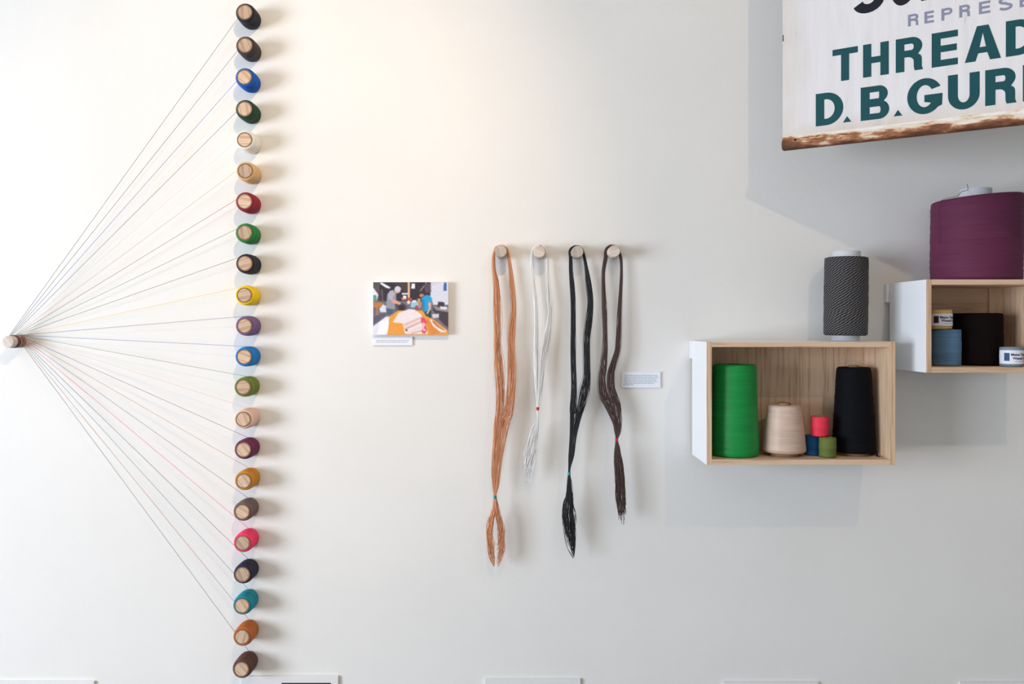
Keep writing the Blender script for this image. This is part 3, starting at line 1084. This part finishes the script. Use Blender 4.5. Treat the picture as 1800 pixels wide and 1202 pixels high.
TZ = B1['z1']
x = (1486 - 900) / F * 1.735
ht = empty('thread_tube', (x, -0.065, TZ), 'tall black and grey flecked yarn tube standing on the wide box', 'thread spool')
ht.rotation_euler = (0, math.radians(0.7), 0)
R_ = 0.0428
bm = wound([(0.0275, 0.0118), (R_ - 0.004, 0.0113), (R_ - 0.0006, 0.0135), (R_, 0.018), (R_ + 0.0002, 0.09), (R_ - 0.0002, 0.165), (R_ - 0.001, 0.1702), (R_ - 0.004, 0.1712), (0.0275, 0.1708)], 0.0003, 4)
link('yarn', as_mesh(bm, 'yarn', [m_h], angle=60), [m_h], ht)
link('core', as_mesh(holder(0.0277, 0.0255, 0.0004, 0.1836), 'core', [M_TUBE], angle=50), [M_TUBE], ht, label='white tube core')
bm = bmesh.new()
tube(bm, [Vector(p) for p in catmull([(-0.0425, -0.006, 0.098), (-0.0452, -0.006, 0.1), (-0.0462, -0.004, 0.107), (-0.0448, -0.003, 0.111), (-0.0425, -0.004, 0.112)], 4)], 0.0004, 4)
link('loose_thread', bm, [m_h], ht, smooth=True)

# ---- the smaller box
FZ2 = B2['z0'] + TH
small_spool('thread_spool', 1662, 1.6955, FZ2, 0.0285, 0.0732, T_STEEL, 'steel blue thread spool at the left of the smaller box')
cone('thread_spool', 1717, 1.7235, FZ2, 0.048, 0.0474, 0.001, 0.1055, 0.02, 0.02, 0.1045, T_BROWN, M_CARD,
     'big black-brown thread spool at the back of the smaller box', 'thread spool')

M_LNAVY = plain('label_navy', srgb(34, 36, 92), 0.6)
M_LBLUE = plain('label_picture_blue', srgb(52, 84, 118), 0.6)
M_LDARK = plain('label_picture_dark', srgb(44, 40, 52), 0.6)


def text_mesh(txt, size, bold=0.0):
    cu = bpy.data.curves.new('lettering', 'FONT')
    cu.body = txt
    cu.size = size
    cu.offset = bold
    cu.resolution_u = 3
    ob = bpy.data.objects.new('lettering', cu)
    COL.objects.link(ob)
    dg = bpy.context.evaluated_depsgraph_get()
    me = bpy.data.meshes.new_from_object(ob.evaluated_get(dg))
    bpy.data.objects.remove(ob)
    bpy.data.curves.remove(cu)
    return me


def wrap(me, r, a0, z):
    """lay flat lettering (x along, y up) round a cylinder; angle 0 faces the room (-y)"""
    bm = bmesh.new()
    bm.from_mesh(me)
    bmesh.ops.subdivide_edges(bm, edges=[e for e in bm.edges if e.calc_length() > r * 0.2], cuts=2)
    for v in bm.verts:
        a = a0 + v.co.x / r
        v.co = Vector((math.sin(a) * r, -math.cos(a) * r, z + v.co.y))
    bm.faces.ensure_lookup_table()
    bm.normal_update()
    return bm


def arc_patch(r, a0, a1, z0, z1, thick=0.00025, n=20):
    bm = bmesh.new()
    rows = []
    for rr in (r + thick, r):
        for z in (z0, z1):
            rows.append([bm.verts.new((math.sin(a0 + (a1 - a0) * k / n) * rr, -math.cos(a0 + (a1 - a0) * k / n) * rr, z)) for k in range(n + 1)])
    o0, o1, i0, i1 = rows
    for k in range(n):
        bm.faces.new((o0[k], o0[k + 1], o1[k + 1], o1[k]))
        bm.faces.new((i0[k], i1[k], i1[k + 1], i0[k + 1]))
        bm.faces.new((o1[k], o1[k + 1], i1[k + 1], i1[k]))
        bm.faces.new((o0[k], i0[k], i0[k + 1], o0[k + 1]))
    bm.faces.new((o0[0], o1[0], i1[0], i0[0]))
    bm.faces.new((o0[n], i0[n], i1[n], o1[n]))
    return bm


def labelled(u, dep, fz, r, h, mat, label, zl0, zl1, pic, rot):
    root = small_spool('thread_spool', u, dep, fz, r, h, mat, label)
    rl = r + 0.0006
    lb = link('paper_label', arc_patch(rl, -1.75 + rot, 1.75 + rot, zl0, zl1), [M_PAPER], root, smooth=False)
    lb['label'] = 'white paper label wrapped round the spool'
    hh = zl1 - zl0
    link('picture', arc_patch(rl + 0.0002, -1.12 + rot, -0.66 + rot, zl0 + hh * 0.22, zl0 + hh * 0.80, 0.0002, 8), [pic], lb)
    t1 = text_mesh('Maine Thread', 0.0067, 0.0002)
    link('lettering', wrap(t1, rl + 0.0006, -0.56 + rot, zl0 + hh * 0.60), [M_LNAVY], lb)
    t2 = text_mesh('Waxed Cord', 0.0067, 0.0002)
    link('lettering', wrap(t2, rl + 0.0006, -0.42 + rot, zl0 + hh * 0.33), [M_LNAVY], lb)
    link('rule', arc_patch(rl + 0.0002, -0.25 + rot, 0.9 + rot, zl0 + hh * 0.17, zl0 + hh * 0.20, 0.0002, 8), [M_INK], lb)
    return root


labelled(1654, 1.69, FZ2 + 0.0732, 0.0203, 0.0395, T_TAN, 'small tan labelled thread spool standing on the steel blue one', 0.007, 0.031, M_LDARK, 0.0)
labelled(1777.5, 1.66, FZ2, 0.0205, 0.0392, T_GREYB, 'small grey-blue labelled thread spool at the right frame edge', 0.0058, 0.0325, M_LBLUE, 0.0)

# big purple spool on the smaller box
x = (1715 - 900) / F * 1.712
ps = empty('thread_spool', (x, -0.088, B2['z1']), 'big purple thread spool with white core on top of the smaller box', 'thread spool')
R_ = 0.0832
bm = wound([(0.03, 0.0006), (R_ - 0.006, 0.0006), (R_ - 0.0008, 0.003), (R_, 0.008), (R_ + 0.0006, 0.06), (R_ + 0.0010, 0.12), (R_ + 0.0012, 0.157),
            (R_ + 0.0004, 0.1655), (R_ - 0.0025, 0.168), (R_ - 0.008, 0.1685), (0.03, 0.1685)], 0.0005, 9, 80)
for v in bm.verts:
    if v.co.z > 0.02:
        k = (v.co.z / 0.168) ** 3
        v.co.z += k * (0.075 * v.co.x)
        v.co.x += 0.022 * v.co.z - 0.001
link('thread', as_mesh(bm, 'thread', [T_PURPLE], angle=60), [T_PURPLE], ps)
link('core', as_mesh(holder(0.0298, 0.0275, 0.0004, 0.187), 'core', [M_TUBE], angle=50), [M_TUBE], ps, label='white tube core')
bm = bmesh.new()
tube(bm, [Vector(p) for p in catmull([(-0.0235, -0.012, 0.196), (-0.0245, -0.0165, 0.186), (-0.030, -0.022, 0.1815), (-0.045, -0.03, 0.177), (-0.062, -0.045, 0.1665), (-0.083, -0.025, 0.160),
                                      (-0.0865, -0.02, 0.14), (-0.087, -0.02, 0.11), (-0.0855, -0.02, 0.085), (-0.0835, -0.018, 0.075)], 5)], 0.0005, 5)
link('loose_thread', bm, [T_PURPLE], ps, smooth=True)

# ------------------------------------------------------------------ the old metal sign, turned out from the wall
SA = math.radians(32.0)
SE = 0.125                                   # left edge stands this far off the wall
DEP0 = CD - SE
SX0 = (1375.5 - 900) / F * DEP0
cs, sn_ = math.cos(SA), math.sin(SA)


def st_of(u, v):
    q = (u - 900) / F
    t = (q * DEP0 - SX0) / (cs + q * sn_)
    dep = DEP0 - sn_ * t
    return t, EYE + (573 - v) / F * dep


def c4(x, y):
    return st_of(1340 + x / 3.913, y / 3.913)


SZ0 = st_of(1375.5, 263.5)[1]
sign = empty('metal_sign', (SX0, -SE, SZ0), 'old white enamel sign with dark green lettering and rusty lower edge', 'sign')
sign.rotation_euler = (0, 0, -SA)
SW, SHT = 0.92, 0.62

m_sign, nt, b = new_mat('weathered_enamel')
tc = node(nt, 'ShaderNodeTexCoord')
mp = node(nt, 'ShaderNodeMapping')
mp.inputs['Scale'].default_value = (60, 60, 7)
nt.links.new(tc.outputs['Object'], mp.inputs['Vector'])
n1 = node(nt, 'ShaderNodeTexNoise', Scale=1.0, Detail=4.0, Roughness=0.65)
nt.links.new(mp.outputs[0], n1.inputs['Vector'])
r1 = ramp(nt, [(0.26, srgb(186, 178, 170)), (0.36, srgb(218, 214, 213)), (0.7, srgb(227, 223, 223))], n1.outputs['Fac'])
n2 = node(nt, 'ShaderNodeTexNoise', Scale=16.0, Detail=5.0)
nt.links.new(tc.outputs['Object'], n2.inputs['Vector'])
r2 = ramp(nt, [(0.60, (0, 0, 0, 1)), (0.80, (1, 1, 1, 1))], n2.outputs['Fac'])
# yellowing creeps in from the left and bottom edges
sx = node(nt, 'ShaderNodeSeparateXYZ')
nt.links.new(tc.outputs['Object'], sx.inputs[0])
ex = node(nt, 'ShaderNodeMapRange')
nt.links.new(sx.outputs['X'], ex.inputs['Value'])
ex.inputs['From Min'].default_value = 0.0
ex.inputs['From Max'].default_value = 0.07
ex.inputs['To Min'].default_value = 0.55
ex.inputs['To Max'].default_value = 0.0
ez = node(nt, 'ShaderNodeMapRange')
nt.links.new(sx.outputs['Z'], ez.inputs['Value'])
ez.inputs['From Min'].default_value = 0.025
ez.inputs['From Max'].default_value = 0.06
ez.inputs['To Min'].default_value = 0.7
ez.inputs['To Max'].default_value = 0.0
em = node(nt, 'ShaderNodeMath', _operation='MAXIMUM')
nt.links.new(ex.outputs[0], em.inputs[0])
nt.links.new(ez.outputs[0], em.inputs[1])
em2 = node(nt, 'ShaderNodeMath', _operation='MULTIPLY')
nt.links.new(em.outputs[0], em2.inputs[0])
nt.links.new(n2.outputs['Fac'], em2.inputs[1])
mx = node(nt, 'ShaderNodeMixRGB', Color2=srgb(196, 168, 130))
nt.links.new(em2.outputs[0], mx.inputs['Fac'])
nt.links.new(r1.outputs[0], mx.inputs['Color1'])
nt.links.new(mx.outputs[0], b.inputs['Base Color'])
b.inputs['Roughness'].default_value = 0.32

m_rust, nt, b = new_mat('rusty_edge')
tc = node(nt, 'ShaderNodeTexCoord')
mp = node(nt, 'ShaderNodeMapping')
mp.inputs['Scale'].default_value = (14, 30, 60)
nt.links.new(tc.outputs['Object'], mp.inputs['Vector'])
n1 = node(nt, 'ShaderNodeTexNoise', Scale=1.4, Detail=7.0, Roughness=0.68)
nt.links.new(mp.outputs[0], n1.inputs['Vector'])
sx = node(nt, 'ShaderNodeSeparateXYZ')
nt.links.new(tc.outputs['Object'], sx.inputs[0])
# rust is thickest on the lower half of the rolled edge, paint survives higher up
hz = node(nt, 'ShaderNodeMapRange')
nt.links.new(sx.outputs['Z'], hz.inputs['Value'])
hz.inputs['From Min'].default_value = 0.0
hz.inputs['From Max'].default_value = 0.026
hz.inputs['To Min'].default_value = -0.12
hz.inputs['To Max'].default_value = 0.16
hs = node(nt, 'ShaderNodeMath', _operation='ADD')
nt.links.new(n1.outputs['Fac'], hs.inputs[0])
nt.links.new(hz.outputs[0], hs.inputs[1])
hx = node(nt, 'ShaderNodeMapRange')
nt.links.new(sx.outputs['X'], hx.inputs['Value'])
hx.inputs['From Min'].default_value = 0.0
hx.inputs['From Max'].default_value = 0.09
hx.inputs['To Min'].default_value = -0.15
hx.inputs['To Max'].default_value = 0.0
hs2 = node(nt, 'ShaderNodeMath', _operation='ADD')
nt.links.new(hs.outputs[0], hs2.inputs[0])
nt.links.new(hx.outputs[0], hs2.inputs[1])
r1 = ramp(nt, [(0.26, srgb(84, 50, 34)), (0.38, srgb(120, 72, 46)), (0.47, srgb(170, 112, 72)), (0.54, srgb(222, 200, 172)), (0.66, srgb(232, 226, 220))], hs2.outputs[0])
nt.links.new(r1.outputs[0], b.inputs['Base Color'])
b.inputs['Roughness'].default_value = 0.75
bp = node(nt, 'ShaderNodeBump', Strength=0.5, Distance=0.001)
nt.links.new(n1.outputs['Fac'], bp.inputs['Height'])
nt.links.new(bp.outputs[0], b.inputs['Normal'])

STRIP = 0.0255
link('face_panel', boxbm((0, 0.012, STRIP - 0.002), (SW, 0, SHT), 0.0008), [m_sign], sign)
# rolled lower edge: a bead standing proud of the face
bm = bmesh.new()
prof = [(0.012, 0.0), (-0.0015, 0.0), (-0.005, 0.002), (-0.0072, 0.006), (-0.0076, 0.010), (-0.006, 0.0145), (-0.003, 0.018), (-0.001, 0.021), (-0.0004, STRIP), (0.012, STRIP)]
rows = []
NS = 60
for k in range(NS + 1):
    xx = SW * k / NS
    rows.append([bm.verts.new((xx, y + 0.0003 * math.sin(k * 1.7 + z * 400), z)) for y, z in prof])
for k in range(NS):
    for j in range(len(prof)):
        jj = (j + 1) % len(prof)
        bm.faces.new((rows[k][j], rows[k][jj], rows[k + 1][jj], rows[k + 1][j]))
bm.faces.new(rows[0][::-1])
bm.faces.new(rows[-1])
bmesh.ops.recalc_face_normals(bm, faces=list(bm.faces))
link('rolled_edge', as_mesh(bm, 'rolled_edge', [m_rust], angle=50), [m_rust], sign, label='rusty rolled lower edge')
M_HOLE = plain('dark_hole', srgb(30, 22, 18), 0.9)
tz = st_of(1340 + 232 / 3.913, 967 / 3.913)
link('screw_hole', lathe([(0, 0.0002), (0.0016, 0.0002), (0.0022, -0.0006), (0, -0.0006)], 14, 'Y'), [M_HOLE], sign, loc=(tz[0], -0.0082, tz[1] - SZ0))
link('chipped_spot', boxbm((0.0002, -0.0003, 0), (0.0024, 0.0006, 0.013), 0.0005), [m_rust], sign, loc=(0, 0, c4(140, 285)[1] - SZ0))
link('wall_bracket', boxbm((0.30, 0.012, 0.30), (0.33, 0.36, 0.33), 0.001), [M_HOLE], sign)


# lettering: filled outlines, a paint film's thickness proud of the enamel
def arc(cx, cy, rx, ry, a0, a1, n=12):
    return [(cx + rx * math.cos(math.radians(a0 + (a1 - a0) * k / n)), cy + ry * math.sin(math.radians(a0 + (a1 - a0) * k / n))) for k in range(n + 1)]


def glyph(ch, w, s, bb):
    """closed outlines for a capital of height 1, width w, stem s, bar bb (all relative to height)"""
    if ch == 'T':
        c = w / 2
        return [[(0, 1), (0, 1 - bb), (c - s / 2, 1 - bb), (c - s / 2, 0), (c + s / 2, 0), (c + s / 2, 1 - bb), (w, 1 - bb), (w, 1)]]
    if ch == 'H':
        y0, y1 = 0.5 - bb / 2, 0.5 + bb / 2
        return [[(0, 0), (s, 0), (s, y0), (w - s, y0), (w - s, 0), (w, 0), (w, 1), (w - s, 1), (w - s, y1), (s, y1), (s, 1), (0, 1)]]
    if ch == 'E':
        y0, y1 = 0.51 - bb / 2, 0.51 + bb / 2
        return [[(0, 0), (w, 0), (w, bb), (s, bb), (s, y0), (w * 0.96, y0), (w * 0.96, y1), (s, y1), (s, 1 - bb), (w, 1 - bb), (w, 1), (0, 1)]]
    if ch == 'L':
        return [[(0, 0), (w, 0), (w, bb), (s, bb), (s, 1), (0, 1)]]
    if ch == 'N':
        return [[(0, 0), (s, 0), (s, 0.62), (w - s, 0), (w, 0), (w, 1), (w - s, 1), (w - s, 0.38), (s, 1), (0, 1)]]
    if ch == 'A':
        c, a = w / 2, s * 0.62
        sl = (c - a) / 1.0
        out = [(0, 0), (c - a, 1), (c + a, 1), (w, 0), (w - s * 1.15, 0), (w - s * 1.15 - sl * 0.22, 0.22), (s * 1.15 + sl * 0.22, 0.22), (s * 1.15, 0)]
        hole = [(s * 1.06 + sl * 0.40, 0.39), (w - s * 1.06 - sl * 0.40, 0.39), (c, 0.80)]
        return [out, hole]
    if ch == 'D':
        r = w * 0.62
        out = [(0, 0)] + [(w - r, 0)] + arc(w - r, 0.5, r, 0.5, -90, 90, 20)[1:-1] + [(w - r, 1), (0, 1)]
        ri = r - s
        hole = [(s, bb)] + arc(w - r, 0.5, ri, 0.5 - bb, -90, 90, 20) + [(s, 1 - bb)]
        return [out, hole]
    if ch in 'PRB':
        r = 0.27
        if ch == 'B':
            out = [(0, 0)] + arc(w - 0.28, 0.28, 0.28, 0.28, -90, 62, 14) + arc(w - 0.29, 0.75, 0.25, 0.25, -50, 90, 14) + [(0, 1)]
            h1 = [(s, bb * 0.9)] + arc(w - 0.28, 0.28, 0.28 - s * 0.95, 0.28 - bb * 0.9, -90, 90, 10) + [(s, 0.56 - bb * 0.9)]
            h2 = [(s, 0.5 + bb * 0.6)] + arc(w - 0.29, 0.735, 0.25 - s * 0.95, 0.735 - 0.5 - bb * 0.6, -90, 90, 10) + [(s, 1 - bb * 0.9 + 0.03)]
            h2 = [(x_, min(y_, 1 - bb * 0.9)) for x_, y_ in h2]
            return [out, h1, h2]
        top = arc(w - 0.29, 1 - 0.285, 0.285, 0.285, -90, 90, 16)
        hole = [(s, 0.43 + bb)] + arc(w - 0.29, 1 - 0.285, 0.285 - s * 0.95, 0.285 - bb, -90, 90, 12) + [(s, 1 - bb)]
        if ch == 'P':
            return [[(0, 0), (s, 0), (s, 0.43)] + top + [(0, 1)], hole]
        leg = [(0, 0), (s, 0), (s, 0.42), (w * 0.45, 0.42)] + arc(w * 0.45, 0.28, w * 0.55 - s * 0.98, 0.14, 90, 0, 8)[1:] + \
              [(w - s * 0.96, 0.10), (w - s * 0.86, 0.0), (w + 0.02, 0.0), (w - 0.01, 0.10), (w - 0.01, 0.30)] + arc(w - 0.16, 0.33, 0.15, 0.16, 0, 70, 6)[1:]
        return [leg + arc(w - 0.29, 1 - 0.275, 0.29, 0.275, -38, 90, 14) + [(0, 1)], hole]
    if ch == 'G':
        c = w / 2
        out = arc(c, 0.5, c, 0.52, 28, 318, 34)
        out += [(w * 0.985, 0.20), (w, 0.53), (c * 0.98, 0.53), (c * 0.98, 0.53 - bb), (w - s, 0.53 - bb)]
        out += arc(c, 0.5, c - s, 0.52 - bb, 330, 34, 30)
        return [out]
    if ch == 'U':
        c = w / 2
        ro, ri = 0.42, 0.42 - bb
        return [[(0, 1)] + arc(c, 0.40, c, ro, 180, 360, 22) + [(w, 1), (w - s, 1)] + arc(c, 0.40, c - s, ri, 360, 180, 20) + [(s, 1)]]
    if ch == 'O':
        c = w / 2
        return [arc(c, 0.5, c, 0.52, 0, 360, 36)[:-1], arc(c, 0.5, c - s, 0.52 - bb, 0, 360, 30)[:-1]]
    if ch == 'S':
        c = w / 2
        up = arc(c, 0.745, c * 0.80, 0.195, 20, 270, 16)
        lo = arc(c, 0.265, c * 0.82, 0.205, 90, -160, 16)
        line = [((p[0] - c) * 1.0 + c, p[1]) for p in up + lo[1:]]
        left, right = [], []
        for i, p in enumerate(line):
            a_, b_ = line[max(i - 1, 0)], line[min(i + 1, len(line) - 1)]
            tx, ty = b_[0] - a_[0], b_[1] - a_[1]
            l = math.hypot(tx, ty) or 1
            k = bb * 0.5 * (1 + 0.1 * abs(ty / l))
            left.append((p[0] - ty / l * k, p[1] + tx / l * k))
            right.append((p[0] + ty / l * k, p[1] - tx / l * k))
        return [left + right[::-1]]
    if ch == '^':
        return [[(0, 0), (w, 0), (w / 2, 1)]]


def filled(contours, thick):
    cu = bpy.data.curves.new('letter', 'CURVE')
    cu.dimensions = '2D'
    cu.fill_mode = 'BOTH'
    cu.extrude = thick / 2
    for c in contours:
        sp = cu.splines.new('POLY')
        sp.points.add(len(c) - 1)
        for p, (x_, y_) in zip(sp.points, c):
            p.co = (x_, y_, 0, 1)
        sp.use_cyclic_u = True
    ob = bpy.data.objects.new('letter', cu)
    COL.objects.link(ob)
    dg = bpy.context.evaluated_depsgraph_get()
    me = bpy.data.meshes.new_from_object(ob.evaluated_get(dg))
    bpy.data.objects.remove(ob)
    bpy.data.curves.remove(cu)
    # stand the outline up in the sign's plane
    me.transform(Matrix.Rotation(PI / 2, 4, 'X'))
    return me


M_TEAL = plain('sign_green_paint', srgb(20, 74, 79), 0.55, 0.2)
M_GREY = plain('sign_grey_paint', srgb(132, 134, 156), 0.4, 0.4)
M_BLK = plain('sign_black_paint', srgb(24, 26, 35), 0.55, 0.2)


def put(ch, t0, t1, z0, z1, mat, s, bb, shear=0.0):
    h = z1 - z0
    w = (t1 - t0) / h
    cts = [[((x_ + shear * y_) * h, y_ * h) for x_, y_ in c] for c in glyph(ch, w, s, bb)]
    me = filled(cts, 0.0004)
    me.materials.append(mat)
    link('letter', me, [mat], sign, loc=(t0, -0.0003, z0 - SZ0))


# rows: heights from the left-hand letters, widths from each letter's own edges
zt1, zt0 = c4(483, 345)[1], c4(545, 557)[1]
for ch, a, c in (('T', 483, 657), ('H', 693, 870), ('R', 918, 1100), ('E', 1165, 1345), ('A', 1393, 1642), ('D', 1675, 1895)):
    put(ch, c4(a, 0)[0], c4(c, 0)[0], zt0, zt1, M_TEAL, 0.235, 0.19)
zd1, zd0 = c4(368, 648)[1], c4(368, 870)[1]
for ch, a, c in (('D', 368, 557), ('B', 677, 873), ('G', 997, 1240), ('U', 1277, 1495), ('R', 1533, 1742), ('N', 1792, 2010)):
    put(ch, c4(a, 0)[0], c4(c, 0)[0], zd0, zd1, M_TEAL, 0.25, 0.20)
for a, c in ((555, 612), (903, 963)):
    put('^', c4(a, 0)[0], c4(c, 0)[0], zd0 + 0.0012, zd0 + 0.0125, M_TEAL, 0.2, 0.2)
zr1, zr0 = c4(1002, 103)[1], c4(1002, 183)[1]
for ch, a, c in (('R', 1002, 1073), ('E', 1115, 1180), ('P', 1232, 1308), ('R', 1355, 1428), ('E', 1490, 1568), ('S', 1625, 1720), ('E', 1770, 1860)):
    put(ch, c4(a, 0)[0], c4(c, 0)[0], zr0, zr1, M_GREY, 0.21, 0.19)
zb0 = c4(700, 80)[1]
for ch, a, c in (('S', 632, 812), ('O', 868, 1055), ('L', 1092, 1250)):
    put(ch, c4(a, 0)[0], c4(c, 0)[0], zb0, zb0 + 0.075, M_BLK, 0.27, 0.22, 0.12)

# ------------------------------------------------------------------ tops of the panels hung along the bottom of the frame
M_PANEL = plain('panel_white', srgb(232, 230, 228), 0.4)
M_DARKPIC = plain('panel_dark_picture', srgb(44, 44, 50), 0.5)
for u0, u1, v, lab in ((-8, 165, 1197.5, 'white wall panel at the bottom left corner'),
                       (424, 594.5, 1188.5, 'white wall panel with dark print, under the lowest brown spool'),
                       (852, 1020.5, 1193.5, 'white wall panel at the bottom middle of the wall'),
                       (1272, 1439, 1199.0, 'white wall panel at the bottom, below the wide box'),
                       (1687, 1860, 1199.0, 'white wall panel at the bottom right corner')):
    d = 0.006
    a, c = at(u0, v, d), at(u1, v + 125, d)
    root = empty('display_panel', ((a.x), 0, c.z), lab, 'panel', 'panels along the bottom')
    w, h = c.x - a.x, a.z - c.z
    link('board', boxbm((0, -0.0003, 0), (w, -d, h), 0.0007), [M_PANEL], root)
    if 'dark print' in lab:
        k = pxm(1, d)
        link('print', boxbm((71 * k, -d + 0.0005, 8 * k), (w - 13 * k, -d - 0.0004, h - 11.5 * k), 0.0001), [M_DARKPIC], root)
